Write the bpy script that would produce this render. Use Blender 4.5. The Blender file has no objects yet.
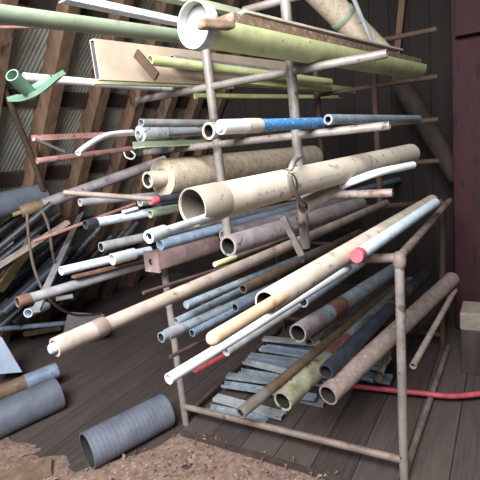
import bpy, math, random
from mathutils import Vector, Matrix
random.seed(7)
scene = bpy.context.scene
COL = scene.collection
V = Vector
# ------------------------------------------------------------------ camera
FPX, PITCH, ROLL, CAMH = 460.0, math.radians(12.1), math.radians(6.4), 1.5
_F = V((0, math.cos(PITCH), -math.sin(PITCH)))
_R0 = V((1, 0, 0)); _U0 = _R0.cross(_F)
_R = _R0 * math.cos(ROLL) - _U0 * math.sin(ROLL)
_U = _U0 * math.cos(ROLL) + _R0 * math.sin(ROLL)
CAM = V((0, 0, CAMH))
cd = bpy.data.cameras.new('camera'); cam = bpy.data.objects.new('camera', cd); COL.objects.link(cam)
cd.sensor_width = 36; cd.lens = FPX / 480 * 36; cd.clip_start = .05
M3 = Matrix((_R, _U, -_F)).transposed()
cam.matrix_world = Matrix.Translation(CAM) @ M3.to_4x4()
scene.camera = cam
def ray(px, py): return _F * FPX + _R * (px - 240) + _U * (240 - py)
def depth(P): return (P - CAM).dot(_F)
def proj(P):
    d = P - CAM; z = d.dot(_F); return (240 + FPX * d.dot(_R) / z, 240 - FPX * d.dot(_U) / z)
# ------------------------------------------------------------------ rack frame of reference
O = V((-.413, 2.299, 0)); Q = V((.855, -.518, 0)).normalized(); N = V((-Q.y, Q.x, 0)); UP = V((0, 0, 1))
def W(s, d, z): return O + Q * s + N * d + UP * z
SA = (Q * .65 + UP).normalized(); SN = SA.cross(N); SN = SN if SN.dot(Q) > 0 else -SN     # sloping roof side
def hit(px, py, n, o):
    r = ray(px, py); return CAM + r * ((o - CAM).dot(n) / r.dot(n))
def pt(e):
    """a point seen at (px, py): on height z, on a plane d behind the rack front, or w above the roof slope"""
    px, py, m, v = e
    if m == 'z': return hit(px, py, UP, V((0, 0, v)))
    if m == 'd': return hit(px, py, N, O + N * v)
    return hit(px, py, SN, O - Q * 2.3 + SN * v)
def sdz(P): v = P - O; return (round(v.dot(Q), 2), round(v.dot(N), 2), round(P.z, 2))
def cross_rack(f, b, zc, az=40, d0=0.0, s=None):
    """ends of a pipe that runs along azimuth az and crosses the rack (plane d0) at height zc"""
    rf, rb = ray(*f), ray(*b); pn = rf.cross(rb)
    l0 = O + N * d0 + UP * (zc or 1)                       # on plane d0 at height zc, slide along Q into the image plane of the pipe
    S = l0 + Q * ((CAM - l0).dot(pn) / Q.dot(pn))
    if s is not None:                               # or at place s along the rack, whatever height that gives
        l0 = O + N * d0 + Q * s; S = l0 + UP * ((CAM - l0).dot(pn) / UP.dot(pn))
    a = math.radians(az); h = V((math.sin(a), math.cos(a), 0)); vn = V((math.cos(a), -math.sin(a), 0))
    D = pn.cross(vn).normalized()
    def meet(r):
        # intersection of the ray with the line S + t D (coplanar)
        r = r.normalized(); w = CAM - S; bq = D.dot(r); dq = D.dot(w); eq = r.dot(w); den = 1 - bq * bq
        t = (dq - bq * eq) / den
        return S + D * t
    return meet(rf), meet(rb), S
# ------------------------------------------------------------------ materials
def lin(h):
    c = [int(h[i:i + 2], 16) / 255 for i in (0, 2, 4)]
    return tuple(((x / 12.92) if x <= .04045 else ((x + .055) / 1.055) ** 2.4) for x in c) + (1,)
_mats = {}
def mat(name, a, b=None, scale=14, rough=.6, metal=0.0, bump=.15, stretch=(1, 1, 1), lo=.35, hi=.68, c=None, cscale=60, clo=.62):
    if name in _mats: return _mats[name]
    m = bpy.data.materials.new(name); m.use_nodes = True; nt = m.node_tree; nd = nt.nodes; lk = nt.links
    bs = nd['Principled BSDF']; bs.inputs['Roughness'].default_value = rough; bs.inputs['Metallic'].default_value = metal
    tc = nd.new('ShaderNodeTexCoord'); mp = nd.new('ShaderNodeMapping'); mp.inputs['Scale'].default_value = stretch
    lk.new(tc.outputs['Object'], mp.inputs['Vector'])
    no = nd.new('ShaderNodeTexNoise'); no.inputs['Scale'].default_value = scale; no.inputs['Detail'].default_value = 6; no.inputs['Roughness'].default_value = .65
    lk.new(mp.outputs[0], no.inputs['Vector'])
    rp = nd.new('ShaderNodeValToRGB'); rp.color_ramp.elements[0].position = lo; rp.color_ramp.elements[1].position = hi
    rp.color_ramp.elements[0].color = lin(b or a); rp.color_ramp.elements[1].color = lin(a)
    lk.new(no.outputs['Fac'], rp.inputs[0]); out = rp.outputs[0]
    if c:
        n2 = nd.new('ShaderNodeTexNoise'); n2.inputs['Scale'].default_value = cscale; n2.inputs['Detail'].default_value = 4
        lk.new(mp.outputs[0], n2.inputs['Vector'])
        r2 = nd.new('ShaderNodeValToRGB'); r2.color_ramp.elements[0].position = clo; r2.color_ramp.elements[1].position = clo + .06
        lk.new(n2.outputs['Fac'], r2.inputs[0])
        mx = nd.new('ShaderNodeMix'); mx.data_type = 'RGBA'; lk.new(r2.outputs[0], mx.inputs[0]); lk.new(out, mx.inputs[6]); mx.inputs[7].default_value = lin(c)
        out = mx.outputs[2]
    lk.new(out, bs.inputs['Base Color'])
    if bump:
        bp = nd.new('ShaderNodeBump'); bp.inputs['Strength'].default_value = bump; bp.inputs['Distance'].default_value = .01
        lk.new(no.outputs['Fac'], bp.inputs['Height']); lk.new(bp.outputs[0], bs.inputs['Normal'])
    _mats[name] = m; return m
M = dict(
    post=mat('rack_steel', '9f9690', '7a706a', 10, .5, .2, .1, c='66544a', cscale=18, clo=.62),
    rustpost=mat('rack_rusty_steel', '94847c', '6e5e55', 12, .65, .15, .15, c='64493a', cscale=14, clo=.62),
    galv=mat('galvanised', 'c2c6c8', 'a0a5a6', 16, .45, .15, .08, c='6f6a64', cscale=40),
    galvlight=mat('galvanised_light', 'cdd2d4', 'a9aeb0', 16, .4, .3, .06, c='8b8680', cscale=50),
    grey=mat('grey_pipe', 'aeacac', '86848a', 14, .55, .2, .12),
    mauve=mat('mauve_grey_pipe', 'a59b9c', '7d7375', 12, .6, .1, .12, c='665854', cscale=30, clo=.64),
    blue=mat('dull_blue_pipe', '9aa7b8', '76859a', 14, .5, .2, .08, c='6a7484', cscale=40),
    bluegrey=mat('blue_grey_conduit', 'a9b3bc', '818c97', 18, .5, .25, .08, c='6d6f73', cscale=40),
    brightblue=mat('worn_blue_paint', '5590c4', '3f78ae', 30, .55, 0, .12, c='a9bccb', cscale=70, clo=.6),
    navy=mat('dark_navy_pipe', '3f4654', '2a2d35', 14, .55, .1, .1, c='6b5648', cscale=9, clo=.6),
    card=mat('cardboard', 'cbbfaf', 'b2a493', 7, .8, 0, .06, c='9a8b79', cscale=22, clo=.62),
    cardin=mat('cardboard_inside_shaded', '6b6257', '524a41', 10, .85, 0, .05),  # darker than the outside: shade in the tube put into the colour
    insul=mat('insulation_wrap', 'c9b8a0', 'a99985', 22, .9, 0, .35, c='857562', cscale=60, clo=.62),
    white=mat('white_pvc', 'e6e8ea', 'd2d5d8', 8, .4, 0, .03, c='b4b2ae', cscale=40, clo=.66),
    whiteblue=mat('bluish_white_pipe', 'e0e9f2', 'c2d0de', 22, .5, 0, .1, c='8f9caa', cscale=30, clo=.64),
    rust=mat('rust', '855c4f', '624438', 20, .8, 0, .2, c='9a7566', cscale=40),
    pinkrust=mat('pink_primer', 'b0857c', '906760', 18, .7, 0, .12, c='6f5048', cscale=30),
    redbox=mat('dull_red_primer', 'b69a97', '967a78', 8, .65, .05, .1, c='c6b6b5', cscale=7, clo=.6),
    redcap=mat('red_plastic', 'cf6670', 'b9505c', 12, .5, 0, .04),
    redstrip=mat('red_strip', 'c2525c', '9c3f49', 20, .6, 0, .06),
    lime=mat('lime_green_paint', 'd9dba6', 'bcc18a', 10, .55, .0, .1, c='969166', cscale=26, clo=.66),
    sage=mat('sage_green_gutter', 'a3ad93', '88937c', 7, .55, 0, .06, c='7a7a66', cscale=20, clo=.66),
    gutterin=mat('white_gutter_inside', 'd3d9d3', 'aab1ab', 8, .5, 0, .05, c='8f8f80', cscale=20),
    palegreen=mat('pale_green_metal', 'd2dabf', 'b7c0a0', 8, .5, 0, .05, c='9a9f80', cscale=30),
    beige=mat('beige_sheet_metal', 'd0bda8', 'b3a08c', 4, .55, 0, .05, c='a5a07e', cscale=9, clo=.62),
    fitting=mat('green_plastic', '75957f', '62806c', 10, .5, 0, .04),
    woodbrown=mat('dusty_brown_board', '8f7763', '6d5848', 30, .85, 0, .35, (1, 1, 1), c='b39a84', cscale=60, clo=.6),
    woodpale=mat('pale_wood_and_lit_top', 'd9d3c4', 'bdb5a3', 8, .75, 0, .1),
    woodtan=mat('tan_wood', 'cfb193', 'b99a7b', 12, .75, 0, .06, (1, 1, 1), c='a78666', cscale=20, clo=.64),
    rafter=mat('rafter_wood', '836650', '5c4636', 5, .8, 0, .15, (3, 3, .6), c='43352a', cscale=6, clo=.6),
    rod=mat('dark_brown_rod', '5a4335', '40302a', 12, .8, 0, .1),
    black=mat('black_pipe', '33353b', '202126', 12, .5, 0, .08, c='55575c', cscale=20, clo=.62),
    darkpipe=mat('big_grey_pipe', '6f7480', '595e69', 9, .6, .1, .12, c='636671', cscale=30, clo=.6),
    redpost=mat('dark_red_paint', '421a20', '2e1216', 6, .8, 0, .1, (2, 2, .5), c='231112', cscale=12, clo=.58),
    block=mat('weathered_block', '9c9082', '7f7366', 14, .9, 0, .25),
    darkwood=mat('dark_wood', '4a3e37', '332a26', 8, .85, 0, .2, (2, 2, .4)),
    cable=mat('cable', '6e5d50', '55463c', 10, .7, 0, .02),
    brownpipe=mat('brown_pipe', '8a7460', '665443', 14, .65, .1, .1),
    texture=mat('scaly_pipe', 'a08d84', '7f6e66', 30, .85, 0, .5, c='b0a096', cscale=70, clo=.62),
    ywood=mat('yellowish_board', '8f7b52', '6b5a3b', 8, .8, 0, .1),
    paper=mat('grey_panel', '6f6b6d', '5c585a', 5, .7, 0, .04),
    sheet=mat('pale_blue_sheet', 'b9c6d8', '9dabbf', 4, .6, 0, .04),
    dark=mat('painted_bore_shade', '2a2624', '1e1b1a', 8, .9, 0, 0),  # shade inside bores and mouths, painted as a dark colour
    greenstain=mat('green_stained_end', 'c3c1ab', '77724f', 9, .6, 0, .12, c='59523c', cscale=16, clo=.6),
    dullcard=mat('dull_cardboard', 'a69a8a', '8b8072', 9, .8, 0, .06, c='7a6f60', cscale=20, clo=.64),
    longpipe=mat('dusty_long_pipe', 'b3a498', '918276', 12, .6, .05, .12, c='876858', cscale=18, clo=.62),
)
# ------------------------------------------------------------------ mesh building
class MB:
    def __init__(s): s.v = []; s.f = []; s.mi = []
    def quad(s, *idx, m=0): s.f.append(tuple(idx)); s.mi.append(m)
    def ring(s, c, a, b, r, seg):
        i0 = len(s.v)
        for k in range(seg):
            t = 2 * math.pi * k / seg; s.v.append(c + (a * math.cos(t) + b * math.sin(t)) * r)
        return list(range(i0, i0 + seg))
    def bridge(s, r1, r2, m=0):
        n = len(r1)
        for k in range(n): s.quad(r1[k], r1[(k + 1) % n], r2[(k + 1) % n], r2[k], m=m)
    def fill(s, r, m=0): s.f.append(tuple(r)); s.mi.append(m)
    @staticmethod
    def axes(d):
        d = d.normalized(); h = UP if abs(d.z) < .95 else V((1, 0, 0))
        a = d.cross(h).normalized(); return a, a.cross(d).normalized()
    def tube(s, path, r, ri=0, seg=20, m=0, mi=1, a=None):
        """tube along a path, r constant or a list; ri>0 makes it hollow with an open bore"""
        n = len(path); rs = r if isinstance(r, (list, tuple)) else [r] * n
        outer = []; inner = []
        for i, p in enumerate(path):
            d = (path[min(i + 1, n - 1)] - path[max(i - 1, 0)])
            A, B = s.axes(d)
            outer.append(s.ring(p, A, B, rs[i], seg))
            if ri: inner.append(s.ring(p, A, B, rs[i] * ri, seg))
        for i in range(n - 1):
            s.bridge(outer[i], outer[i + 1], m)
            if ri: s.bridge(inner[i + 1], inner[i], mi)
        if ri: s.bridge(inner[0], outer[0], m); s.bridge(outer[-1], inner[-1], m)
        else: s.fill(outer[0][::-1], m); s.fill(outer[-1], m)
        return s
    def lathe(s, p, d, prof, seg=20, m=0, close=True):
        """profile [(t along d, radius)]"""
        d = d.normalized(); A, B = s.axes(d); prev = None
        for t, r in prof:
            rg = s.ring(p + d * t, A, B, max(r, 1e-4), seg)
            if prev: s.bridge(prev, rg, m)
            elif close: s.fill(rg[::-1], m)
            prev = rg
        if close: s.fill(prev, m)
        return s
    def beam(s, p0, p1, w, h, up=UP, m=0, taper=1.0):
        d = (p1 - p0).normalized(); a = d.cross(up).normalized(); u = a.cross(d)
        i = len(s.v)
        for p, k in ((p0, 1), (p1, taper)):
            for x, y in ((-1, -1), (1, -1), (1, 1), (-1, 1)): s.v.append(p + a * (x * w / 2 * k) + u * (y * h / 2 * k))
        for f in ((3, 2, 1, 0), (4, 5, 6, 7), (0, 1, 5, 4), (1, 2, 6, 5), (2, 3, 7, 6), (3, 0, 4, 7)): s.quad(*[i + x for x in f], m=m)
        return s
    def extrude(s, p0, p1, prof, up=UP, closed=True, m=0, caps=True):
        """cross-section [(x across, y up)] swept from p0 to p1"""
        d = (p1 - p0).normalized(); a = d.cross(up).normalized(); u = a.cross(d); n = len(prof); i = len(s.v)
        for p in (p0, p1):
            for x, y in prof: s.v.append(p + a * x + u * y)
        for k in range(n if closed else n - 1): s.quad(i + k, i + (k + 1) % n, i + n + (k + 1) % n, i + n + k, m=m)
        if caps: s.fill([i + k for k in range(n)][::-1], m); s.fill([i + n + k for k in range(n)], m)
        return s
    def build(s, name, mats, parent=None, loc=None, smooth=True, bevel=0):
        if parent is not None: loc = V(parent['_loc'])
        loc = loc if loc is not None else V((0, 0, 0))
        me = bpy.data.meshes.new(name); me.from_pydata([tuple(v - loc) for v in s.v], [], s.f)
        for mm in (mats if isinstance(mats, (list, tuple)) else [mats]): me.materials.append(mm)
        nm = len(me.materials)
        me.polygons.foreach_set('material_index', [min(x, nm - 1) for x in s.mi])
        me.validate(); me.update()
        import bmesh
        bm = bmesh.new(); bm.from_mesh(me); bmesh.ops.recalc_face_normals(bm, faces=bm.faces)
        if smooth:
            for f in bm.faces: f.smooth = True
            for e in bm.edges:
                if len(e.link_faces) == 2 and e.calc_face_angle(0) > .6: e.smooth = False
        bm.to_mesh(me); bm.free()
        o = bpy.data.objects.new(name, me); COL.objects.link(o)
        if parent is not None: o.parent = parent
        else: o.location = loc
        o['_loc'] = tuple(loc)
        if bevel:
            b = o.modifiers.new('bevel', 'BEVEL'); b.width = bevel; b.segments = 2; b.limit_method = 'ANGLE'
        return o
def tag(o, label=None, cat=None, group=None, kind=None):
    if label: o['label'] = label
    if cat: o['category'] = cat
    if group: o['group'] = group
    if kind: o['kind'] = kind
    return o
def empty(name, loc):
    o = bpy.data.objects.new(name, None); o.empty_display_size = .05; COL.objects.link(o); o.location = loc; o['_loc'] = tuple(loc); return o
LOG = []
def ends(f, b, z=None, az=40, d0=0.0, s=None):
    """both ends of a straight pipe: z given = it crosses the rack at that height; else each end carries its own depth"""
    if z is not None or s is not None:
        P0, P1, S = cross_rack(f, b, z, az, d0, s); return P0, P1, S
    return pt(f), pt(b), None
def pipe(name, label, cat, f, b, rpx, mt, z=None, az=40, d0=0.0, bore=.78, group=None, inner=None, seg=20, sag=0, r=None, s=None, extra=None):
    P0, P1, S = ends(f, b, z, az, d0, s)
    R = r or rpx * depth(P0) / FPX
    d = P1 - P0
    n = 6
    path = [P0 + d * (i / n) - UP * (sag * 4 * (i / n) * (1 - i / n)) for i in range(n + 1)]
    mb = MB().tube(path, R, bore, seg)
    if extra: extra(mb, P0, d.normalized(), R)
    o = mb.build(name, [M[mt], M[inner or mt]] + ([M['mauve']] if extra else []), loc=P0)
    tag(o, label, cat, group)
    LOG.append((label[:44], 'f', sdz(P0), 'b', sdz(P1), 'x', sdz(S) if S else None, 'r', round(R, 3), 'el', round(math.degrees(math.asin(d.normalized().z)), 1), 'L', round(d.length, 2)))
    return o, P0, d.normalized(), R, d.length
def sleeve(pp, name, t0, t1, k, mt, bore=.8, lip=True, label=None):
    """a coupling, cap or band round a pipe, as its part"""
    o, P0, d, R, L = pp
    m = MB()
    if bore: m.tube([P0 + d * t0, P0 + d * (t0 + .15 * (t1 - t0)), P0 + d * (t1 - .15 * (t1 - t0)), P0 + d * t1], [R * k, R * k * 1.02, R * k * 1.02, R * k * .98], bore, 20)
    else: m.lathe(P0, d, [(t0, R * k * .9), (t0 + .003, R * k), (t1 - .003, R * k), (t1, R * k * .95)])
    c = m.build(name, [M[mt]], parent=o)
    if label: c['label'] = label
    return c
def beam(name, label, cat, f, b, wpx, hpx, mt, z=None, az=40, d0=0.0, group=None, bevel=0, w=None, s=None):
    P0, P1, S = ends(f, b, z, az, d0, s); k = depth(P0) / FPX
    o = MB().beam(P0, P1, w or wpx * k, hpx * k).build(name, [M[mt]], loc=P0, smooth=False, bevel=bevel)
    tag(o, label, cat, group)
    LOG.append((label[:44], 'f', sdz(P0), 'b', sdz(P1), 'x', sdz(S) if S else None, 'L', round((P1 - P0).length, 2)))
    return o, P0, (P1 - P0).normalized(), hpx * k, (P1 - P0).length
def curve_pts(P, sub=6):
    out = []
    for i in range(len(P) - 1):
        p0, p1, p2, p3 = P[max(i - 1, 0)], P[i], P[i + 1], P[min(i + 2, len(P) - 1)]
        for k in range(sub):
            t = k / sub
            out.append(.5 * ((2 * p1) + (p2 - p0) * t + (2 * p0 - 5 * p1 + 4 * p2 - p3) * t * t + (3 * p1 - p0 - 3 * p2 + p3) * t ** 3))
    out.append(P[-1]); return out
def bent(name, label, cat, pts, rpx, mt, bore=0, group=None, parent=None, sub=6):
    P = curve_pts([pt(e) for e in pts], sub); R = rpx * depth(P[0]) / FPX
    o = MB().tube(P, R, bore, 14).build(name, [M[mt]], loc=P[0], parent=parent)
    if parent is None: tag(o, label, cat, group)
    LOG.append((label[:44] if label else name, 'f', sdz(P[0]), 'b', sdz(P[-1])))
    return o, P[0], (P[1] - P[0]).normalized(), R, 0

#==SETTING==
def nodes_mat(name, build):
    m = bpy.data.materials.new(name); m.use_nodes = True; build(m.node_tree, m.node_tree.nodes['Principled BSDF']); return m
def planks(name, ax, width, c1, c2, cgap, rough=.85, gap=.04, grain=(40, 2, 2)):
    """boards across object axis ax (0 x, 1 y), grain along the other"""
    def bld(nt, bs):
        nd, lk = nt.nodes, nt.links
        bs.inputs['Roughness'].default_value = rough
        tc = nd.new('ShaderNodeTexCoord'); sp = nd.new('ShaderNodeSeparateXYZ'); lk.new(tc.outputs['Object'], sp.inputs[0])
        dv = nd.new('ShaderNodeMath'); dv.operation = 'DIVIDE'; dv.inputs[1].default_value = width; lk.new(sp.outputs[ax], dv.inputs[0])
        fr = nd.new('ShaderNodeMath'); fr.operation = 'FRACT'; lk.new(dv.outputs[0], fr.inputs[0])
        fl = nd.new('ShaderNodeMath'); fl.operation = 'FLOOR'; lk.new(dv.outputs[0], fl.inputs[0])
        wn = nd.new('ShaderNodeTexWhiteNoise'); wn.noise_dimensions = '1D'; lk.new(fl.outputs[0], wn.inputs['W'])
        mp = nd.new('ShaderNodeMapping'); g = list(grain); mp.inputs['Scale'].default_value = (g[0], g[1], g[2]) if ax == 0 else (g[1], g[0], g[2]); lk.new(tc.outputs['Object'], mp.inputs[0])
        no = nd.new('ShaderNodeTexNoise'); no.inputs['Scale'].default_value = 1.5; no.inputs['Detail'].default_value = 8; no.inputs['Roughness'].default_value = .7; lk.new(mp.outputs[0], no.inputs['Vector'])
        ad = nd.new('ShaderNodeMath'); ad.operation = 'MULTIPLY_ADD'; lk.new(wn.outputs['Value'], ad.inputs[0]); ad.inputs[1].default_value = .35; lk.new(no.outputs['Fac'], ad.inputs[2])
        rp = nd.new('ShaderNodeValToRGB'); rp.color_ramp.elements[0].position = .38; rp.color_ramp.elements[1].position = .95
        rp.color_ramp.elements[0].color = lin(c1); rp.color_ramp.elements[1].color = lin(c2); lk.new(ad.outputs[0], rp.inputs[0])
        lt = nd.new('ShaderNodeMath'); lt.operation = 'LESS_THAN'; lt.inputs[1].default_value = gap; lk.new(fr.outputs[0], lt.inputs[0])
        mx = nd.new('ShaderNodeMix'); mx.data_type = 'RGBA'; lk.new(lt.outputs[0], mx.inputs[0]); lk.new(rp.outputs[0], mx.inputs[6]); mx.inputs[7].default_value = lin(cgap)
        lk.new(mx.outputs[2], bs.inputs['Base Color'])
        bp = nd.new('ShaderNodeBump'); bp.inputs['Strength'].default_value = .15; bp.inputs['Distance'].default_value = .01; lk.new(no.outputs['Fac'], bp.inputs['Height']); lk.new(bp.outputs[0], bs.inputs['Normal'])
    return nodes_mat(name, bld)
FRAME = Matrix((Q, N, UP)).transposed().to_4x4()          # local x along Q, y along N
def box_at(name, s0, s1, d0, d1, z0, z1, mt, parent=None):
    o = MB()
    i = 0
    for s in (s0, s1):
        for d in (d0, d1):
            for z in (z0, z1): o.v.append(V((s, d, z)))
    for f in ((0, 1, 3, 2), (4, 6, 7, 5), (0, 4, 5, 1), (2, 3, 7, 6), (0, 2, 6, 4), (1, 5, 7, 3)): o.quad(*f)
    ob = o.build(name, [mt], smooth=False)
    if parent: ob.parent = parent
    else: ob.matrix_world = Matrix.Translation(O) @ FRAME
    ob['_loc'] = (0, 0, 0)
    return ob
floor_m = planks('loft_floor_boards', 0, .19, '352b28', '5b4e49', '181311', gap=.03)
fl = box_at('floor', -2.5, 2.6, -4.2, 2.6, -.06, 0, floor_m); tag(fl, kind='structure')
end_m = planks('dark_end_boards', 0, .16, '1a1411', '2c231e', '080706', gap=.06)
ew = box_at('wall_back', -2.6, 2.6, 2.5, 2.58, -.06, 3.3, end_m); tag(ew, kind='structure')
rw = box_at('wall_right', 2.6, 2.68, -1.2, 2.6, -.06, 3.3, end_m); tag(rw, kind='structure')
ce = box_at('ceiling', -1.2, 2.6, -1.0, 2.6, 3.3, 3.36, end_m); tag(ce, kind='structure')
# the sloping roof side and its rafters
def corr(nt, bs):
    nd, lk = nt.nodes, nt.links; bs.inputs['Roughness'].default_value = .6
    tc = nd.new('ShaderNodeTexCoord'); wv = nd.new('ShaderNodeTexWave'); wv.wave_type = 'BANDS'; wv.bands_direction = 'Y'; wv.inputs['Scale'].default_value = 12; wv.inputs['Distortion'].default_value = .24
    lk.new(tc.outputs['Object'], wv.inputs['Vector'])
    no = nd.new('ShaderNodeTexNoise'); no.inputs['Scale'].default_value = 5; no.inputs['Detail'].default_value = 6; lk.new(tc.outputs['Object'], no.inputs['Vector'])
    rp = nd.new('ShaderNodeValToRGB'); rp.color_ramp.elements[0].position = .35; rp.color_ramp.elements[1].position = .7
    rp.color_ramp.elements[0].color = lin('8b8f86'); rp.color_ramp.elements[1].color = lin('b4b8ac'); lk.new(no.outputs['Fac'], rp.inputs[0])
    lk.new(rp.outputs[0], bs.inputs['Base Color'])
    bp = nd.new('ShaderNodeBump'); bp.inputs['Strength'].default_value = .35; bp.inputs['Distance'].default_value = .012; lk.new(wv.outputs['Fac'], bp.inputs['Height']); lk.new(bp.outputs[0], bs.inputs['Normal'])
def slope_box(name, mt, t0, t1, d0, d1, w0, w1, parent=None):
    o = MB(); B0 = W(-2.3, 0, 0)
    for t in (t0, t1):
        for d in (d0, d1):
            for w in (w0, w1): o.v.append(B0 + SA * t + N * d + SN * w)
    for f in ((0, 1, 3, 2), (4, 6, 7, 5), (0, 4, 5, 1), (2, 3, 7, 6), (0, 2, 6, 4), (1, 5, 7, 3)): o.quad(*f)
    return o.build(name, [mt], parent=parent, loc=V((0, 0, 0)), smooth=False)
wl = slope_box('wall_left', nodes_mat('grey_corrugated_roofing', corr), -.1, 4.0, -2.2, 2.6, -.1, -.05); tag(wl, kind='structure')
for k in range(-4, 8): 
    dd = -.47 + .41 * k
    slope_box('rafter', M['rafter'], -.05, 3.95, dd - .045, dd + .045, -.05, .07, parent=wl)
for t in (.5, 1.05, 1.62, 2.2, 2.8):
    slope_box('lath', M['darkwood'], t, t + .1, -2.2, 2.55, -.05, -.025, parent=wl)
#==RACK==
rack = empty('pipe_rack', W(.6, .6, 0))
tag(rack, 'tall welded pipe rack with cantilevered arms standing on the barn floor, loaded with pipes', 'rack')
PR = .0185
def rpart(name, p0, p1, r, mt='post', bore=0): return MB().tube([p0, p0.lerp(p1, .33), p0.lerp(p1, .66), p1], r, bore, 18).build(name, [M[mt]], parent=rack)
D2 = 1.3
for dd, r, pm in ((0, PR, 'post'), (D2, .018, 'rod')):  # rear frame gets dark brown: its dimness is put into the colour
    rpart('post', W(0, dd, 0), W(0.01, dd, .92), r, pm)
    top = 2.35 if dd == 0 else 2.04
    rpart('post', W(.42, dd, 1.0), W(.42, dd, top), r * 1.1, pm)
    rpart('post', W(.80, dd, 1.03 if dd == 0 else .98), W(.80, dd, top), r * 1.1, pm)
    rpart('post', W(1.165, dd, -.0), W(1.18, dd, 1.0), r, pm)
    rpart('crossbar', W(.92 if dd == 0 else .01, dd, .985 if dd == 0 else .93), W(1.18, dd, 1.0), r, 'rustpost' if dd == 0 else 'rod')
    rpart('crossbar', W(.22 if dd == 0 else 0, dd, .72), W(.7, dd, .72), r * .6, 'rod')
    rpart('base_rail', W(0, dd, .11), W(1.165, dd, .11), r * .9, 'rustpost' if dd == 0 else 'rod')
    for z in (1.25, 1.495, 1.74, 2.0):
        rpart('arm', W({1.25: .3, 2.0: .62}.get(z, 0) if dd == 0 else .4, dd, z), W(1.165, dd, z), r * .85, pm if z != 1.25 or dd else 'rustpost', .7)
rpart('top_rail', W(1.18, 0, 1.0), W(1.22, D2, 1.0), PR, 'rustpost')
rpart('base_rail', W(1.165, 0, .03), W(1.2, D2, .03), PR * .8, 'rustpost')
rpart('base_rail', W(0, 0, .05), W(0, D2, .05), PR * .7, 'rod')
MB().lathe(W(1.18, 0, .955), UP, [(.01, .021), (.02, .025), (.045, .026), (.062, .022), (.07, .01)]).build('elbow_fitting', [M['rustpost']], parent=rack)
#==PIPES==
# ---- top level: gutters, boards and channels on the arms at 1.75
def channel(name, label, cat, f, b, prof, mts, z=None, az=40, up=UP, group=None, s=None):
    P0, P1, S = ends(f, b, z, az, 0, s); k = depth(P0) / FPX
    o = MB().extrude(P0, P1, [(x * k, y * k) for x, y in prof], up).build(name, [M[m] for m in mts], loc=P0, smooth=True)
    tag(o, label, cat, group); d = P1 - P0
    LOG.append((label[:44], 'f', sdz(P0), 'b', sdz(P1), 'x', sdz(S) if S else None, 'el', round(math.degrees(math.asin(d.normalized().z)), 1), 'L', round(d.length, 2)))
    return o, P0, d.normalized(), k, d.length
def arc(r, a0, a1, th, n=22):
    A = [math.radians(a0 + (a1 - a0) * i / n) for i in range(n + 1)]
    return [(r * math.cos(a), r * math.sin(a)) for a in A] + [((r - th) * math.cos(a), (r - th) * math.sin(a)) for a in A[::-1]]
def box_prof(w, h, th):
    return None
# big open gutter
g, gp, gd, gk, gl = channel('gutter', 'large lime green round gutter on the top arms, its white open end facing forward', 'gutter', (196, 25), (416, 68), arc(20.5, -188, 8, 1.2, 30), ['lime'], s=.885, az=42)
m = MB(); m.tube([gp - gd * .012, gp + gd * .008, gp + gd * .026], [22.8 * gk, 22.9 * gk, 22.6 * gk], .93, 32, 0, 0); m.build('end_collar', [M['gutterin']], parent=g)['label'] = 'white round collar on the open end'
m = MB(); m.tube([gp + gd * .018, gp + gd * .022], 20.6 * gk, 0, 28); m.build('end_plate', [M['grey']], parent=g)
bb = beam('board', 'long rusty brown board lying along the open top of the large lime gutter', 'board', (224, 20), (414, 63), 26, 9.5, 'woodbrown', s=.89, az=42, bevel=.002)
beam('lath', 'pale flat lath lying on top of the rusty brown board', 'lath', (238, 13.5), (397, 51), 20, 2.4, 'woodpale', s=.885, az=42)  # added strip: light on the board's top face painted as pale wood
o = MB().beam(*[pt((x, y, 'd', v)) for x, y, v in ((200, 24, -.66), (232, 25, -.56))], .035, .025).build('wood_scrap', [M['woodbrown']], loc=pt((203, 25, 'd', -.55)), smooth=False, bevel=.006)
tag(o, 'short broken brown wood scrap poking out of the mouth of the lime gutter', 'wood scrap')
# pale folded strips behind the gutter mouth
channel('metal_strip', 'pale green folded metal strip behind the mouth of the large gutter', 'metal strip', (150, -6), (262, 20), [(-6, -2), (6, -2), (6, 5), (5, 5), (5, -1), (-6, -1)], ['palegreen'], 2.03)
channel('metal_strip', 'bluish white flat metal strip lying on the sage green gutter', 'metal strip', (62, -3), (190, 24), [(-7, -4), (7, -4), (7, 3), (5.6, 3), (5.6, -3), (-7, -3)], ['whiteblue'], 1.93)
s, sp, sd_, sk, sl = channel('gutter', 'dull sage green gutter crossing the top left corner of the photo', 'gutter', (-28, 8), (230, 41), arc(12, -200, 20, .8, 20) , ['sage'], 1.86)
# beige duct
P0, P1, S = ends((95, 60), (292, 76), 1.845, 40); k = depth(P0) / FPX
m = MB(); a = 4 * k; h = 19.5 * k; t = 1.2 * k
d = (P1 - P0).normalized(); side = d.cross(UP).normalized(); u = side.cross(d)
def rect(p, a, h, m): i = len(m.v); m.v += [p - side * a - u * h, p + side * a - u * h, p + side * a + u * h, p - side * a + u * h]; return [i, i + 1, i + 2, i + 3]
r1 = rect(P0, a, h, m); r2 = rect(P1, a, h, m); r3 = rect(P0, a - t, h - t, m); r4 = rect(P1, a - t, h - t, m)
m.bridge(r1, r2); m.bridge(r4, r3, 1); m.bridge(r3, r1); m.bridge(r2, r4)
o = m.build('duct', [M['beige'], M['darkpipe']], loc=P0, smooth=False); tag(o, 'long flat beige sheet metal duct on the top arms behind the bracketed lime tube', 'duct')
LOG.append(('duct', sdz(P0), sdz(P1), sdz(S)))
beam('metal_strip', 'thin lime green strip right under the beige duct', 'metal strip', (94, 83), (232, 88), 6, 2.4, 'lime', z=1.79)
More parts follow.
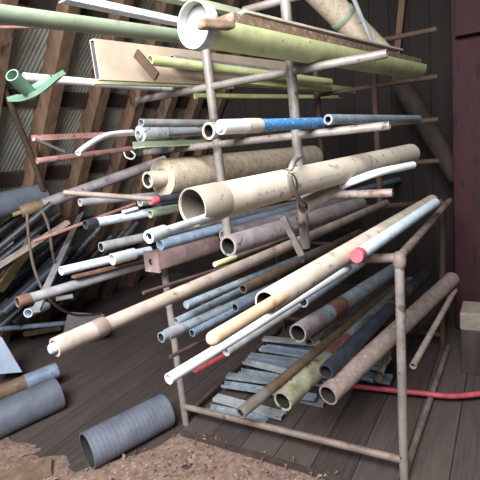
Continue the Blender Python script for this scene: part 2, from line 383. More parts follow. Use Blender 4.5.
# lime tube with bracket
lt = pipe('pipe', 'lime green tube with a rusty drilled bracket on its end, before the beige duct', 'pipe', (150, 60), (330, 82), 5.2, 'lime', z=1.835, az=41)
o, p, d, R, L = lt
a1 = pt((136, 53, 'd', sdz(p)[1] - .05)); a2 = pt((157, 77, 'd', sdz(p)[1] - .05))
m = MB(); m.beam(a1, a2, .036, .012, d); m.build('bracket', [M['rod']], parent=o, smooth=False, bevel=.002)['label'] = 'rusty flat bracket'
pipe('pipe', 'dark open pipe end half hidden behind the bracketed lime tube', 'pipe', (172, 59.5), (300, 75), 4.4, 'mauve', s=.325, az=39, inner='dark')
channel('channel', 'lime green channel behind the tall right post, under the top gutter', 'channel', (238, 80), (352, 91), [(-6, -4), (6, -4), (6, 4), (5, 4), (5, -3), (-5, -3), (-5, 4), (-6, 4)], ['lime'], 1.80, 39)
channel('channel', 'narrow lime green angle lowest of the green pieces on the top arms', 'channel', (196, 96), (340, 97), [(-3, -2.5), (3, -2.5), (3, -1.5), (-2, -1.5), (-2, 3), (-3, 3)], ['lime'], 1.75, 38, group=None)
# green saddle fitting and its white pipe
wp = pipe('pipe', 'short white pipe at upper left with the green fitting on its end', 'pipe', (24, 77), (170, 89), 4.3, 'white', z=1.79, az=40)
dd = sdz(wp[1])[1]
fit = empty('pipe_fitting', pt((36, 88, 'd', dd - .06)))
tag(fit, 'pale green plastic saddle fitting with a round spout at the upper left', 'pipe fitting')
q0, q1 = pt((12, 75, 'd', dd - .14)), pt((32, 95, 'd', dd - .05)); MB().tube([q0, q0.lerp(q1, .5), q1], 7 * depth(q0) / FPX, .8, 20).build('spout', [M['fitting']], parent=fit)
P = curve_pts([pt((x, y, 'd', dd - .06)) for x, y in ((12, 97), (24, 96.5), (38, 91), (49, 83), (60, 73))], 5); kk = depth(P[0]) / FPX
m = MB(); prev = None
for i, p in enumerate(P):
    tn = (P[min(i + 1, len(P) - 1)] - P[max(i - 1, 0)]).normalized(); wv = N * .8 - Q * .35 + UP * .25; wv = (wv - tn * wv.dot(tn)).normalized(); up = tn.cross(wv)
    if up.z < 0: up = -up
    i0 = len(m.v); m.v += [p - wv * 6 * kk - up * kk * 3, p + wv * 6 * kk - up * kk * 3, p + wv * 6 * kk + up * kk * 1.2, p - wv * 6 * kk + up * kk * 1.2]
    r = [i0, i0 + 1, i0 + 2, i0 + 3]
    if prev: m.bridge(prev, r)
    else: m.fill(r[::-1])
    prev = r
m.fill(prev); m.build('saddle', [M['fitting']], parent=fit)
q0, q1 = pt((33, 91, 'd', dd - .03)), pt((52, 77, 'd', dd - .0)); MB().tube([q0, q0.lerp(q1, .5), q1], [5 * kk, 4.4 * kk, 3 * kk], 0, 16).build('neck', [M['fitting']], parent=fit)
bent('rod', 'thin orange brown rod running along just under the sage gutter', 'rod', [(-10, 27.5, 'd', -.3), (60, 27, 'd', .0), (120, 30, 'd', .4)], 1.6, 'pinkrust')

# ---- level 1.51
ch, p, d, k, L = channel('channel', 'olive green steel channel on the second row of arms, carrying thin pipes', 'channel', (138, 140), (212, 138), [(-9, -8), (9, -8), (9, -6.8), (-8, -6.8), (-8, -1), (-9, -1)], ['sage'], s=.25)
e1 = pipe('pipe', 'galvanised pipe with a fat threaded fitting, left of two open ends on olive channel', 'pipe', (138, 134), (215, 129), 4.8, 'galv', z=1.575, az=40, bore=.62)
sleeve(e1, 'fitting', .012, .15, 1.8, 'galv', .5)
e2 = pipe('pipe', 'galvanised pipe with a small coupling, second open end on the olive channel', 'pipe', (160, 136), (212, 132), 4.0, 'galvlight', z=1.565, az=40, bore=.62)
sleeve(e2, 'coupling', -.004, .05, 1.3, 'galv', .62)
pipe('pipe', 'long grey pipe lying behind the two open galvanised ends', 'pipe', (141, 123), (330, 124), 4.2, 'grey', z=1.60, az=40)
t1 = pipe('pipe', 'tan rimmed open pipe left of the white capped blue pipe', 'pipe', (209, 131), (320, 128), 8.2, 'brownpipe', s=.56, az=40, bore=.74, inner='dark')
sleeve(t1, 'rim', -.004, .03, 1.06, 'card', .72)
bp = pipe('pipe', 'blue painted pipe with a white and silver capped front end', 'pipe', (222, 127), (320, 122.8), 7.0, 'brightblue', s=.88, az=40, bore=.6)
o, p, d, R, L = bp
sleeve(bp, 'white_sleeve', -.006, .14, 1.06, 'white', .6); sleeve(bp, 'cream_collar', .11, .19, 1.12, 'card', .8)
MB().lathe(p, d, [(-.016, R * .3), (-.016, R * .62), (-.004, R * .8), (.01, R * .8)]).build('end_cap', [M['galv']], parent=o)['label'] = 'silver cap in the front end'
pipe('pipe', 'pale blue grey pipe whose open end meets the back of the blue painted pipe', 'pipe', (328, 119.5), (418, 119), 5.2, 'bluegrey', s=.96, az=41, bore=.6, inner='dark')
bent('conduit', 'bent white conduit with its tip dropping beside the pink angle', 'conduit', [(78, 153, 'd', -.62), (84, 148, 'd', -.58), (98, 139, 'd', -.48), (112, 134, 'd', -.38), (132, 132, 'd', -.25)], 2.9, 'white', bore=.7)
channel('angle_bar', 'upper pink angle bar at left, parallel to the red tube', 'angle bar', (33, 138), (150, 132.5), [(-3, -3), (3, -3), (3, -2), (-2, -2), (-2, 3), (-3, 3)], ['pinkrust'], s=.05)
pipe('pipe', 'thin rusty pink tube under the bent white conduit', 'pipe', (37, 161, 'd', -.5), (134, 148.5, 'd', -.04), 3.1, 'pinkrust', bore=.6)
beam('metal_strip', 'short grey crooked strip between the two pink bars', 'metal strip', (34, 139, 'd', -.66), (64, 152, 'd', -.5), 2.4, 3, 'grey')
bent('wire_loop', 'thin pale wire loop hanging under the olive channel', 'wire', [(124, 152, 'd', -.25), (126, 157, 'd', -.25), (132, 159, 'd', -.25), (135, 155, 'd', -.25), (131, 151, 'd', -.25)], .9, 'galv')
# ---- level 1.25
ins = pipe('pipe', 'fat rolled pipe in crumbly tan insulation behind the big cardboard tube', 'insulated pipe', (162, 178), (312, 158), 18.5, 'insul', s=.2, az=40, bore=.5, seg=28)
o, p, d, R, L = ins
m = MB(); m.lathe(p, d, [(-.055, R * .35), (-.05, R * .42), (0, R * .46), (.02, R * .46)]); m.build('inner_roll', [M['insul']], parent=o)
m = MB(); m.tube([p - d * .085, p - d * .02, p + d * .05], R * .44, .72, 20); m.build('core_pipe', [M['card'], M['dark']], parent=o)['label'] = 'tan open core pipe poking out'
m = MB(); m.tube([p + d * (L * .01 + i * .016) for i in range(24)], [R * (1.0 + .03 * random.random()) for i in range(24)], 0, 28); m.build('insulation', [M['insul']], parent=o)
def printing(m, p, d, R):
    sd_ = d.cross(UP).normalized(); ud = sd_.cross(d); rg2 = random.Random(5)
    for j in range(34):
        t = (.22 if j < 16 else .50) + (j % 17) * .0125
        if rg2.random() < .2: continue
        for row in range(rg2.choice((1, 2, 2))):
            a0 = math.radians(-6 + row * 5 + rg2.uniform(-1.5, 1.5)); a1 = a0 + math.radians(rg2.uniform(3, 6)); i = len(m.v); w_ = rg2.uniform(.003, .008)
            for tt_, aa in ((t, a0), (t + w_, a0), (t + w_, a1), (t, a1)): m.v.append(p + d * tt_ + (sd_ * math.cos(aa) + ud * math.sin(aa)) * R * 1.004)
            m.quad(i, i + 1, i + 2, i + 3, m=2)
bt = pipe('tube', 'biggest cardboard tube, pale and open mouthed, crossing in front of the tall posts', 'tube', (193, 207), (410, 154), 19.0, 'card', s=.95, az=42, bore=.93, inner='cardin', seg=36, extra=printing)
sleeve(bt, 'mouth_band', -.004, .11, 1.035, 'dullcard', .93, label='duller band round the open mouth')
sleeve(bt, 'strap', .42, .432, 1.012, 'darkwood', .97, label='dark strap round the tube')
o, p, d, R, L = bt
gc = pipe('pipe', 'coupled galvanised pipe poking out of the mouth of the biggest cardboard tube', 'pipe', (149, 237), (206, 217), 4.6, 'galvlight', z=None, bore=.6) if False else None
q1 = p + d * .25 - UP * (R * .6) - Q * R * .1; r0 = ray(150, 236.5); q0 = CAM + r0 * ((p - d * .30 - CAM).length / r0.length)
rr = 4.9 * depth(q0) / FPX
o = MB().tube([q0.lerp(q1, i / 5) for i in range(6)], rr, .62, 20).build('pipe', [M['galvlight'], M['dark']], loc=q0); tag(o, 'coupled galvanised pipe poking out of the mouth of the biggest cardboard tube', 'pipe')
dg = (q1 - q0).normalized(); MB().tube([q0 - dg * .005, q0 + dg * .015, q0 + dg * .05, q0 + dg * .055], [rr * 1.4, rr * 1.5, rr * 1.5, rr * 1.3], .62, 20).build('coupling', [M['galv'], M['card']], parent=o)
LOG.append(('galv in tube', sdz(q0), sdz(q1)))
pipe('pipe', 'long dull blue pipe running under the biggest cardboard tube', 'pipe', (160, 245), (398, 180), 5.6, 'blue', s=.265, az=41)
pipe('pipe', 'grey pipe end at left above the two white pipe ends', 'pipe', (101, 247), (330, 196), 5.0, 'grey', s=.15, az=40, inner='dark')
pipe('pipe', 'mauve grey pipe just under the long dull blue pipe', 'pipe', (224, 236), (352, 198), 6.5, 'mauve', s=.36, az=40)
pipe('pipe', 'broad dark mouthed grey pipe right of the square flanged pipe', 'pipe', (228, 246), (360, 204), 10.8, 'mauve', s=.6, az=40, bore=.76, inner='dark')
# coupling pipe clamped at the post, white conduit bending out of it
cp = pipe('pipe', 'short dusty tan coupling pipe clamped on the right post end', 'pipe', (303, 206.5), (340, 187.5), 8.0, 'longpipe', z=1.25, az=45, d0=-.07, bore=.75)
o, p, d, R, L = cp
bent('conduit', 'white conduit curving away from the tan coupling pipe to the right', 'conduit', [(337, 188, 'd', sdz(p + d * L)[1] - .03), (355, 180.5, 'd', .04), (380, 172, 'd', .1), (413, 165, 'd', .3)], 3.8, 'white')
hk = bent('hook', 'pale bent rod hooked over the front of the biggest cardboard tube', 'hook', [(300, 157, 'd', -.27), (293, 163, 'd', -.42), (290, 178, 'd', -.44), (296, 194, 'd', -.38), (303, 205, 'd', -.22)], 2.6, 'post')
cl = empty('pipe_clamp', pt((295, 232, 'd', -.14)))
tag(cl, 'pale metal clamp with a slanted flat handle hanging below the tan coupling pipe', 'clamp')
m = MB(); m.beam(pt((283, 217, 'd', -.14)), pt((302, 256, 'd', -.14)), .026, .018, N); m.build('handle', [M['post']], parent=cl, smooth=False, bevel=.004)
m = MB(); m.tube([pt((290, 230, 'd', -.13)), pt((296, 228, 'd', -.1)), pt((302, 222, 'd', -.03))], .011, 0, 12); m.build('link', [M['post']], parent=cl)
m = MB(); m.tube([pt((302, 258, 'd', -.14)), pt((303, 262, 'd', -.14))], .009, 0, 12); m.build('tip', [M['navy']], parent=cl)
# ---- left ends sticking out at the side
wb = pipe('pipe', 'bluish white pipe with a dark threaded tip, above the grey pipe end at left', 'pipe', (86, 224.5), (200, 203), 4.6, 'whiteblue', s=.12, az=40, inner='dark')
sleeve(wb, 'threaded_tip', -.004, .05, 1.05, 'navy', .7)
bracket = MB().beam(pt((123, 212, 'd', -.3)), pt((137, 208, 'd', -.22)), .02, .012).build('metal_scrap', [M['white']], loc=pt((123, 212, 'd', -.3)), smooth=False, bevel=.002); tag(bracket, 'tiny white scrap lying on the bluish white pipe', 'metal scrap')
pipe('pipe', 'olive green pipe running on behind the bluish white pipe', 'pipe', (150, 214), (215, 200), 4.2, 'sage', s=.2, az=40)
pipe('pipe', 'stubby clean white pipe end, upper of the two white ends by the flanged pipe', 'pipe', (112, 259.5), (134, 253.5), 6.0, 'white', s=.0, az=40, bore=.8)
pipe('pipe', 'longer white pipe with worn blue lettering streaks, lower of the two white ends', 'pipe', (61, 271), (150, 250), 4.6, 'whiteblue', s=-.05, az=40)
beam('metal_strip', 'flat dull pink strip under the two white pipe ends', 'metal strip', (73, 277), (160, 256), 6, 2.6, 'rust', s=-.03)
gl = pipe('pipe', 'long grey pipe with a rusty open tip ending over the black pipe heap', 'pipe', (18, 302), (165, 258), 5.4, 'grey', s=-.06, az=40, inner='dark')
sleeve(gl, 'rusty_tip', -.003, .05, 1.06, 'rust', .75)
pipe('pipe', 'small open grey pipe end under the thin pink pipe at left', 'pipe', (80, 202.5), (215, 190), 4.0, 'grey', s=.05, az=40, bore=.6)
pipe('pipe', 'thin dusty pink pipe tilting down to the right at left of the insulated pipe', 'pipe', (64, 192.5, 'd', -.62), (152, 199, 'd', -.42), 2.8, 'rustpost')
pipe('pipe', 'open dark pipe end beside the red plastic cap', 'pipe', (140, 202), (186, 197), 4.6, 'grey', s=.17, az=40, bore=.6)
rc = pipe('pipe', 'dark pipe with a bright red plastic cap under the insulated pipe', 'pipe', (152, 200.5), (225, 190), 4.0, 'navy', s=.26, az=40)
sleeve(rc, 'cap', -.01, .03, 1.08, 'redcap', 0, label='bright red plastic cap')
pipe('stick', 'thin pinkish wooden stick slanting up past the dangling cables', 'stick', (33, 242, 'd', -.2), (135, 204, 'd', .5), 2.0, 'pinkrust', bore=0)
fatp = pipe('pipe', 'thick dusty grey pipe with a coupling and wooden tip, slanting up behind the brown pole', 'pipe', (24, 211, 'd', .05), (165, 160, 'd', 1.0), 5.6, 'mauve', bore=0)
sleeve(fatp, 'coupling', -.02, .12, 1.15, 'brownpipe', 0)
o, p, d, R, L = fatp
MB().tube([p - d * .07, p - d * .0], R * .4, 0, 12).build('wooden_tip', [M['ywood']], parent=o)
# square flanged pipe
P0, P1, S = ends((151, 262), (214, 243), None, 40, 0, .06); k = depth(P0) / FPX; d = (P1 - P0).normalized()
fp = empty('pipe', P0); tag(fp, 'dull red pipe with a square drilled flange resting on the short left post', 'pipe')
side = d.cross(UP).normalized(); u = side.cross(d); hs = 10.5 * k
m = MB(); th = .012
for t in (0, th):
    i = len(m.v)
    c = P0 + d * t
    for j in range(24):
        a = 2 * math.pi * j / 24; ca, sa = math.cos(a), math.sin(a); q_ = 1 / max(abs(ca), abs(sa)); m.v.append(c + (side * ca + u * sa) * q_ * hs)
    for j in range(24):
        a = 2 * math.pi * j / 24; m.v.append(c + (side * math.cos(a) + u * math.sin(a)) * hs * .3)
for j in range(24):
    j2 = (j + 1) % 24
    m.quad(j, j2, 24 + j2, 24 + j); m.quad(48 + j, 48 + j2, 72 + j2, 72 + j); m.quad(j, j2, 48 + j2, 48 + j); m.quad(24 + j, 24 + j2, 72 + j2, 72 + j, m=1)
m.build('flange', [M['redbox'], M['dark']], parent=fp, smooth=False)
m = MB(); rp = []
for t in (th, .05, (P1 - P0).length - .02, (P1 - P0).length):
    i = len(m.v); kk = .95 if t < (P1 - P0).length else .85
    for j in range(28):
        a = 2 * math.pi * j / 28; ca, sa = math.cos(a), math.sin(a); q_ = 1 / ((abs(ca) ** 5 + abs(sa) ** 5) ** .2); m.v.append(P0 + d * t + (side * ca + u * sa) * q_ * hs * kk)
    rp.append(list(range(i, i + 28)))
for x, y in zip(rp, rp[1:]): m.bridge(x, y)
m.fill(rp[0][::-1]); m.fill(rp[-1]); m.build('pipe_body', [M['redbox']], parent=fp)
LOG.append(('flanged', sdz(P0), sdz(P1), sdz(S)))
pipe('rod', 'thin brown rod above the longest tan pipe', 'rod', (143, 293), (262, 255), 1.9, 'rod', z=.975, az=40, bore=0)
gr = pipe('rod', 'thin rod partly painted lime green just above the longest tan pipe', 'rod', (215, 264.5), (330, 222), 2.6, 'brownpipe', z=.985, az=40, bore=0)
sleeve(gr, 'painted_end', -.003, .14, 1.05, 'lime', 0, label='lime green painted end')
lp = pipe('pipe', 'longest tan pipe, with a coupling and a silver plug in its front end', 'pipe', (56, 347), (386, 203), 8.4, 'longpipe', z=1.03, az=39.5, bore=.7)
o, p, d, R, L = lp
sleeve(lp, 'coupling', -.004, .13, 1.18, 'longpipe', .72); sleeve(lp, 'rusty_collar', .11, .15, 1.24, 'rustpost', .85)
MB().lathe(p, d, [(-.018, R * .5), (-.014, R * .62), (.02, R * .62)]).build('plug', [M['galvlight']], parent=o)['label'] = 'silver plug'
# ---- conduits low at left
GC = None
pipe('conduit', 'upper blue grey conduit of the low bundle under the longest pipe', 'conduit', (176, 322), (300, 262), 4.2, 'bluegrey', z=.82, az=40)
pipe('conduit', 'grey conduit with square cut end, second from top in the low bundle', 'conduit', (186, 305), (330, 245), 4.0, 'bluegrey', z=.885, az=40, bore=0)
c3 = pipe('conduit', 'blue grey conduit with a dark coupling, frontmost of the low bundle', 'conduit', (161, 337.5), (300, 275), 5.3, 'bluegrey', z=.79, az=40, inner='dark')
sleeve(c3, 'coupling', .03, .1, 1.15, 'grey', .8)
pipe('conduit', 'blue open ended conduit just left of the round wooden pole', 'conduit', (192, 333), (300, 277), 3.9, 'blue', z=.80, az=40, inner='dark')
pipe('pipe', 'dark brown open pipe above the wooden pole and cardboard tube', 'pipe', (243, 289), (360, 232), 4.6, 'brownpipe', z=.90, az=40, inner='dark')
pipe('pipe', 'dull blue open pipe just left of the slim cardboard tube mouth', 'pipe', (235, 307.5), (340, 252), 4.3, 'blue', z=.86, az=40, inner='dark')
pipe('rod', 'dark rusty rod just below the low conduit bundle', 'rod', (170, 357), (250, 317), 2.0, 'rod', z=.72, az=40, bore=0)
# slim cardboard tube with pole
ct = pipe('tube', 'slim cardboard tube with a wooden pole stuck in its mouth', 'tube', (266, 303), (432, 201), 13.2, 'card', z=1.06, az=37, bore=.86, inner='dark', seg=28)
o, p, d, R, L = ct
q1 = p + d * .3 - UP * R * .35 - d.cross(UP) * 0; q0 = CAM + ray(209, 341).normalized() * ((p - d * .36) - CAM).length
o = MB().lathe(q0, q1 - q0, [(0, .005), (.004, .011), (.010, .0155), (.02, .0168), ((q1 - q0).length, .0168)], 20).build('pole', [M['woodtan']], loc=q0); tag(o, 'round tan wooden pole sticking out of the slim cardboard tube', 'pole')
LOG.append(('pole', sdz(q0), sdz(q1)))
pipe('pipe', 'bright white pipe with an open front end, running below the wooden pole', 'pipe', (168.5, 379), (349, 268), 5.7, 'white', z=.93, az=39, bore=.82)
pc = pipe('pipe', 'pale blue pipe with a pink plugged end beside the slim cardboard tube', 'pipe', (357, 256), (435, 203), 6.8, 'whiteblue', s=1.122, az=39, bore=.8)
sleeve(pc, 'plug', -.008, .03, 1.06, 'redcap', 0, label='pink plug')
pipe('pipe', 'short grey pipe tucked under the bright white pipe', 'pipe', (226, 352), (330, 285), 4.6, 'grey', z=.80, az=39)
# ---- lower right group
LR = 'open pipes sloping in the lower right of the rack'
pipe('pipe', 'dark mouthed grey pipe just under the slim cardboard tube', 'pipe', (303, 302, 'd', -.15), (362, 262, 'd', .55), 5.6, 'bluegrey', bore=.75, inner='dark')
a = pipe('pipe', 'wide mouthed mauve pipe with a rusty ring, second of the lower right row', 'pipe', (298, 333, 'd', -.15), (400, 266, 'd', 1.1), 9.4, 'bluegrey', bore=.84, inner='dark')
sleeve(a, 'rusty_ring', .28, .42, 1.02, 'rust', .9); sleeve(a, 'pale_end', -.003, .2, 1.03, 'mauve', .84)
pipe('pipe', 'slim pinkish pipe beside the wide mouthed mauve pipe', 'pipe', (309, 342, 'd', -.05), (352, 303, 'd', .5), 4.5, 'longpipe', bore=.7)
b_ = pipe('pipe', 'thin pale tipped pipe leaning down leftmost in the lower right row', 'pipe', (241, 413, 'd', -.12), (395, 288, 'd', 1.3), 5.6, 'brownpipe', bore=.72, inner='dark')
sleeve(b_, 'pale_tip', -.003, .18, 1.04, 'post', .74)
c_ = pipe('pipe', 'green stained pipe with a white streaked open end, third of the lower right row', 'pipe', (283, 401, 'd', -.12), (411, 283, 'd', 1.4), 10.2, 'bluegrey', bore=.82, inner='dark')
sleeve(c_, 'green_end', -.004, .36, 1.03, 'greenstain', .82); sleeve(c_, 'rusty_band', .4, .62, 1.02, 'rust', .9)
n_ = pipe('pipe', 'nearly black pipe between the green stained and the scaly pipe', 'pipe', (326, 372, 'd', -.05), (425, 274, 'd', 1.2), 8.0, 'navy', bore=.8, inner='dark')
sc = pipe('pipe', 'scaly pinkish pipe with a dark mouth, rightmost of the big lower open pipes', 'pipe', (328, 395, 'd', -.1), (452, 279, 'd', 1.22), 10.8, 'texture', bore=.82, inner='dark')
pipe('pipe', 'slim plain pipe beyond the front corner post, beside the scaly pipe', 'pipe', (413, 366, 'd', .2), (455, 290, 'd', 1.22), 3.4, 'longpipe')
st = pipe('stick', 'short tan stick with a dark tip standing behind the front corner post', 'stick', (378, 378, 'd', .45), (388, 352, 'd', .7), 3.6, 'woodpale', bore=0)
sleeve(st, 'tip', -.003, .03, 1.15, 'brownpipe', 0)
o = MB().beam(W(.5, .86, .14), W(.84, .9, .14), .1, .28).build('timber_block', [M['darkwood']], loc=W(.8, .62, 0), smooth=False, bevel=.004); tag(o, 'dark timber block on the floor under the lower right pipes', 'timber')
# ---- sheet metal strips stacked on the floor in the rack
STR = [(.16, .05, .42, .0, 'bluegrey', 'front lowest blue grey metal strip in the floor stack inside the rack'),
 (.25, .04, .5, .012, 'galv', 'second blue grey metal strip from the front of the floor stack'),
 (.34, .04, .62, .05, 'bluegrey', 'raised blue grey strip in the middle of the floor stack'),
 (.44, .04, .66, .0, 'grey', 'dull grey strip low in the middle of the floor stack'),
 (.53, 0.05, .72, .04, 'bluegrey', 'blue grey strip with a notched edge behind the middle of the floor stack'),
 (.63, 0.04, .5, .06, 'blue', 'bluish strip in the rear half of the floor stack'),
 (.74, 0.1, .95, .02, 'bluegrey', 'widest pale blue strip near the back of the floor stack'),
 (.85, 0.04, .8, .05, 'galv', 'rear galvanised strip of the floor stack'),
 (.96, 0.05, .9, .03, 'bluegrey', 'rearmost blue grey strip of the floor stack'),
 (.40, .04, .45, .075, 'bluegrey', 'short blue grey strip lying on top of the middle of the floor stack'),
 (.58, .06, .6, .085, 'galv', 'short galvanised strip lying askew on top of the floor stack'),
 (.69, .04, .7, .07, 'bluegrey', 'long bluish grey strip on top of the rear half of the floor stack'),
 (.79, .1, .9, .09, 'blue', 'topmost bluish strip at the back of the floor stack'),
 (.90, .04, .6, .1, 'grey', 'topmost dull grey strip at the far end of the floor stack')]
for i, (d, s0, s1, z, mt, lab) in enumerate(STR):
    tilt = (.02, -.03, .05, -.02, .03, 0, .02, -.03, .01, .04, -.06, .03, -.02, .05)[i]; wd = (.05, .06, .05, .05, .045, .06, .09, .06, .07, .05, .04, .06, .08, .05)[i]
    p0, p1 = W(s0, d, z + .006), W(s1, d + tilt, z + .006); k = .02
    prof = [(-wd / 2, 0), (wd / 2, 0), (wd / 2, k), (wd / 2 - .003, k), (wd / 2 - .003, .003), (-wd / 2 + .003, .003), (-wd / 2 + .003, k), (-wd / 2, k)]
    if i % 2: prof = [(x, k - y) for x, y in prof]
    o = MB().extrude(p0, p1, prof).build('metal_strip', [M[mt]], loc=p0, smooth=False); tag(o, lab, 'metal strip', 'metal strips stacked on the floor inside the rack')
o = MB().beam(W(.06, .06, .30), W(.16, .45, .30), .03, .01).build('metal_strip', [M['redstrip']], loc=W(.06, .06, .3), smooth=False); tag(o, 'short dark red strip just below the bright white pipe', 'metal strip')
# ---- on the floor
bent('strip', 'long pink red strip lying across the floor behind the front corner post', 'strip', [(350, 386, 'z', .06), (380, 389, 'z', .06), (420, 393, 'z', .06), (455, 396, 'z', .06), (500, 391, 'z', .06)], 2.5, 'redstrip')
pipe('pipe', 'small blue pipe scrap on the floor behind the scaly pipe', 'pipe', (356, 376, 'z', .06), (374, 381, 'z', .06), 2.4, 'blue')
bg = pipe('pipe', 'big ribbed grey pipe lying on the floor in front, dark open end facing left', 'pipe', (87, 451, 'z', .095), (166, 410, 'z', .095), 20, 'darkpipe', bore=.9, inner='dark', seg=32, r=.092)
o, p, d, R, L = bg
for t in [i * .045 for i in range(1, int(L / .045))]:
    pass
m = MB(); n = int(L / .008); m.tube([p + d * (L * i / n) for i in range(n + 1)], [R * (1.0 + .010 * (1 + math.sin(i * 2.1))) for i in range(n + 1)], .95, 32); m.build('ribbed_skin', [M['darkpipe']], parent=o)
pipe('pipe', 'fat smooth grey pipe lying at the left edge of the floor, nearer of two', 'pipe', (-40, 437, 'z', .10), (58, 393, 'z', .10), 20, 'darkpipe', bore=.9, seg=28, r=.10)
gp_ = pipe('pipe', 'grey pipe with a bluish end behind the fat smooth pipe at the left edge', 'pipe', (-40, 409, 'z', .14), (56, 370, 'z', .14), 9, 'brownpipe', bore=.85, seg=24, r=.048)
o, p, d, R, L = gp_
MB().tube([p + d * (L - .2), p + d * (L - .1), p + d * (L + .004)], R * 1.05, .85, 24).build('bluish_end', [M['blue']], parent=o)['label'] = 'bluish end'
o = empty('x', V((0, 0, 0))); bpy.data.objects.remove(o)
def panel(name, label, cat, quad, mt, th=.012):
    P = [pt(e) for e in quad]; nn = (P[1] - P[0]).cross(P[3] - P[0]).normalized()
    if nn.dot(P[0] - CAM) < 0: nn = -nn
    m = MB(); m.v = P + [p + nn * th for p in P]; m.quad(0, 1, 2, 3); m.quad(7, 6, 5, 4)
    for i in range(4): j = (i + 1) % 4; m.quad(i, j, 4 + j, 4 + i)
    return tag(m.build(name, [M[mt]], loc=P[0], smooth=False), label, cat)
panel('sheet', 'crumpled pale blue white sheet leaning at the left edge', 'sheet', [(-10, 375, 'z', .12), (22, 372, 'z', .10), (2, 338, 'z', .36), (-12, 330, 'z', .42)], 'sheet')
panel('panel', 'flat grey panel lying on the floor behind the longest pipe front end', 'panel', [(62, 338, 'd', .42), (108, 332, 'd', .62), (104, 314, 'd', .7), (68, 312, 'd', .52)], 'paper')
beam('board', 'short beige flat board on the floor left of the grey panel', 'board', (24, 334, 'd', .42), (60, 328, 'd', .7), 6, 4, 'brownpipe')
pipe('pipe', 'thin dull blue pipe lying at the left in front of the black pipe heap', 'pipe', (-20, 331, 'd', .0), (66, 323, 'd', .55), 2.6, 'blue')
pipe('pipe', 'short white capped pipe on the heap near the crossing of the grey pipes', 'pipe', (28, 313, 'd', .02), (46, 306, 'd', .28), 4.6, 'whiteblue')
pipe('stick', 'small pale stick poking right from under the grey bars at left', 'stick', (56, 299, 'd', .5), (73, 296, 'd', .6), 2.4, 'woodpale', bore=0)
beam('angle_bar', 'flat grey bar leaning across the long rusty tipped pipe, nearly upright', 'angle bar', (36, 311, 'd', -.35), (82, 212, 'd', .9), 8, 3, 'grey')
# black pipe heap
HG = 'black pipes heaped against the sloping roof'
HEAP = [((-20, 318), (62, 236), 4.6), ((-22, 300), (50, 240), 4.2), ((-14, 326), (74, 246), 4.6), ((-6, 332), (80, 258), 4.4), ((-24, 286), (40, 236), 4.4),
        ((4, 312), (66, 256), 4.2), ((-20, 276), (60, 214), 4.0), ((14, 322), (86, 250), 4.0), ((-26, 308), (56, 250), 4.6), ((30, 318), (92, 256), 3.8), ((-18, 262), (52, 204), 3.8), ((10, 300), (70, 240), 3.6),
        ((44, 308), (112, 236), 4.0), ((60, 304), (124, 232), 3.8), ((70, 300), (138, 222), 4.0), ((34, 298), (100, 228), 3.6), ((-24, 250), (30, 208), 3.8)]
for i, (f, b, r) in enumerate(HEAP):
    w0 = .125 + .024 * ((i * 5) % 13)
    pipe('pipe', 'dull black pipe in the heap leaning against the sloping roof at left', 'pipe', (f[0], f[1], 'w', w0), (b[0], b[1], 'w', w0 + .02), r, ('black', 'black', 'navy')[i % 3], group=HG)
panel('board', 'yellowish weathered board leaning in the heap at the left edge', 'board', [(-6, 292, 'w', .32), (4, 292, 'w', .32), (36, 246, 'w', .34), (28, 242, 'w', .34)], 'ywood', .02)
beam('strip', 'pale beige strip lying over the black pipe heap', 'strip', (-8, 270, 'w', .47), (68, 222, 'w', .47), 8, 4, 'longpipe')
pipe('pipe', 'thin whitish pipe at the far left edge of the heap', 'pipe', (-8, 256, 'w', .34), (12, 241, 'w', .34), 3, 'whiteblue')
pipe('pipe', 'big dark drum pipe lying against the roof at the far left', 'pipe', (-40, 215, 'w', .165), (42, 196, 'w', .165), 14, 'darkpipe', bore=.9)
pole = bent('pole', 'dark brown pole leaning against the rafters under the green fitting', 'pole', [(4, 88, 'd', .0), (20, 128, 'd', .12), (34, 162, 'd', .22), (43, 190, 'd', .28)], 3.2, 'rod')
bent('cable', 'thin brown cable hanging from the thick grey pipe and trailing over the floor', 'cable', [(27, 214, 'd', -.05), (29, 240, 'd', -.1), (34, 268, 'd', -.12), (44, 292, 'd', -.1), (58, 307, 'd', .0), (76, 315, 'd', .2), (100, 314, 'd', .5)], 1.5, 'cable')
bent('cable', 'short brown cable hanging beside the brown pole', 'cable', [(42, 210, 'd', .1), (49, 228, 'd', .06), (52, 250, 'd', .06), (56, 268, 'd', .1)], 1.5, 'cable')
# ---- right hand side
rp_ = empty('barn_post', W(1.35, 1.75, 0)); tag(rp_, 'massive dark red barn post at the right edge', 'post')
MB().beam(W(1.39, 1.8, 0), W(1.38, 1.8, 3.25), .36, .3, N).build('post_shaft', [M['redpost']], parent=rp_, smooth=False, bevel=.01)
MB().beam(W(1.38, 1.61, 1.98), W(1.38, 1.61, 3.2), .3, .06, N).build('facing_board', [M['redpost']], parent=rp_, smooth=False, bevel=.006)
cr = empty('stump_block', pt((476, 366, 'z', 0))); tag(cr, 'square weathered block with a pale top standing before the dark red post', 'block')
pb = pt((472, 388, 'z', 0)); a0 = W(0, 0, 0) - O
b0 = W(1.40, 1.12, 0)
MB().beam(b0, b0 + UP * .28, .2, .2, N).build('base', [M['darkwood']], parent=cr, smooth=False, bevel=.008)
MB().beam(b0 + UP * .28, b0 + UP * .39, .21, .21, N).build('block_top', [M['block']], parent=cr, smooth=False, bevel=.012)
LOG.append(('block', proj(b0 - Q * .1 - N * .1), proj(b0 + UP * .39 - Q * .1 - N * .1)))
tt = pipe('tube', 'thick tan tube slanting down from the ceiling behind the top gutter', 'tube', (312, -14, 'd', .55), (383, 58, 'd', .85), 13.5, 'insul', bore=.9, seg=28)
sleeve(tt, 'band', .20, .23, 1.04, 'sage', .9)
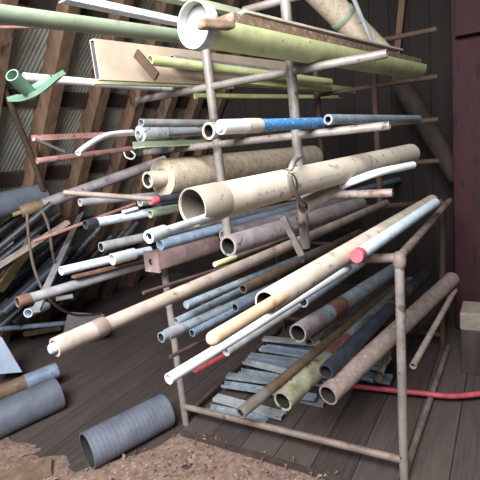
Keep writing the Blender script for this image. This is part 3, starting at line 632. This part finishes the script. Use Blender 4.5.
pipe('rod', 'thin pale rod slanting beside the thick tan tube', 'rod', (350, -10, 'd', .5), (376, 52, 'd', .7), 2.2, 'galv', bore=0)
pipe('brace', 'dark grey diagonal brace in the gloom left of the red post', 'brace', (396, 76, 'd', 2.1), (458, 178, 'd', 2.1), 9, 'darkwood', bore=0)
beam('board', 'narrow brown upright board on the dark back wall', 'board', (404, -12, 'd', 2.46), (397, 60, 'd', 2.46), 9, 6, 'rafter')
# ---- dirt in the foreground
rng = random.Random(3)
def dirt():
    m = MB(); nx, ny = 90, 46
    from mathutils import noise
    s0, s1, d0, d1 = -1.6, 1.5, -1.6, -.05; ids = {}
    for i in range(nx + 1):
        for j in range(ny + 1):
            s = s0 + (s1 - s0) * i / nx; d = d0 + (d1 - d0) * j / ny
            p = W(s, d, 0); e = min(1, (d1 - d) / .12) * min(1, max(0, (s - s0 - .25 - .25 * noise.noise(p * 3)) / .3))
            edge = max(0, min(1, ((-.16 - .30 * min(1, -s / .3)) - d + .14 * noise.noise(p * 5)) / .12)) if s < .0 else 1
            h = (.012 + .012 * noise.noise(p * 9) + .012 * abs(noise.noise(p * 27)) + .006 * noise.noise(p * 60)) * e * edge - .004
            m.v.append(V((p.x, p.y, h))); ids[i, j] = len(m.v) - 1
    for i in range(nx):
        for j in range(ny): m.quad(ids[i, j], ids[i + 1, j], ids[i + 1, j + 1], ids[i, j + 1])
    # crumbs and chips in the same heap
    for _ in range(900):
        s = rng.uniform(-.9, 1.35); d = -.06 - abs(rng.gauss(0, .35))
        if s < 0 and d > -.2 + s * .8: continue
        r = rng.choice((.004, .006, .008, .012, .017)) * rng.uniform(.7, 1.2); c = W(s, d, .012 + r * .4); i = len(m.v); mm = rng.choice((0, 0, 1, 2))
        ax = [V((rng.uniform(-1, 1), rng.uniform(-1, 1), rng.uniform(-.5, .5))).normalized() for _ in range(5)]
        m.v += [c + ax[0] * r, c + ax[1] * r, c + ax[2] * r * .8, c + ax[3] * r, c + UP * r * .8]
        for f in ((0, 1, 4), (1, 2, 4), (2, 3, 4), (3, 0, 4), (0, 2, 1), (0, 3, 2)): m.f.append(tuple(i + x for x in f)); m.mi.append(mm)
    return m
dm = mat('loose_dirt', '957a6c', '66524a', 26, .95, 0, .6, c='b09c90', cscale=70, clo=.62)
o = dirt().build('dirt', [dm, M['brownpipe'], M['woodbrown']], loc=W(0, -.6, 0)); tag(o, kind='stuff'); tag(o, 'loose brown dirt and chips covering the floor in the foreground', 'dirt')
beam('floor_edge_board', 'thin grey floor edge board between the dirt and the rack', 'board', (182, 433, 'z', .012), (420, 505, 'z', .012), 5, 4, 'darkwood')
beam('board', 'pale broken board lying in the dirt at the lower left', 'board', (-6, 484, 'z', .03), (52, 466, 'z', .03), 22, 6, 'brownpipe')
#==LIGHT==
w = bpy.data.worlds.new('world'); scene.world = w; w.use_nodes = True
w.node_tree.nodes['Background'].inputs[0].default_value = (.75, .87, 1, 1); w.node_tree.nodes['Background'].inputs[1].default_value = .24
def area(name, loc, target, sx, sy, e, col=(1, 1, 1)):
    l = bpy.data.lights.new(name, 'AREA'); l.shape = 'RECTANGLE'; l.size = sx; l.size_y = sy; l.energy = e; l.color = col
    o = bpy.data.objects.new(name, l); COL.objects.link(o); o.location = loc; l.spread = math.radians(115)
    o.rotation_euler = (V(target) - V(loc)).to_track_quat('-Z', 'Y').to_euler(); return o
area('barn_door_daylight', (-.75, -.25, 2.85), (-.25, 2.1, 1.0), 1.8, 1.2, 138, (.96, .98, 1))
scene.view_settings.view_transform = 'Standard'; scene.view_settings.look = 'None'; scene.view_settings.gamma = 1
scene.view_settings.exposure = 0.0
for o in list(bpy.data.objects):
    if '_loc' in o: del o['_loc']
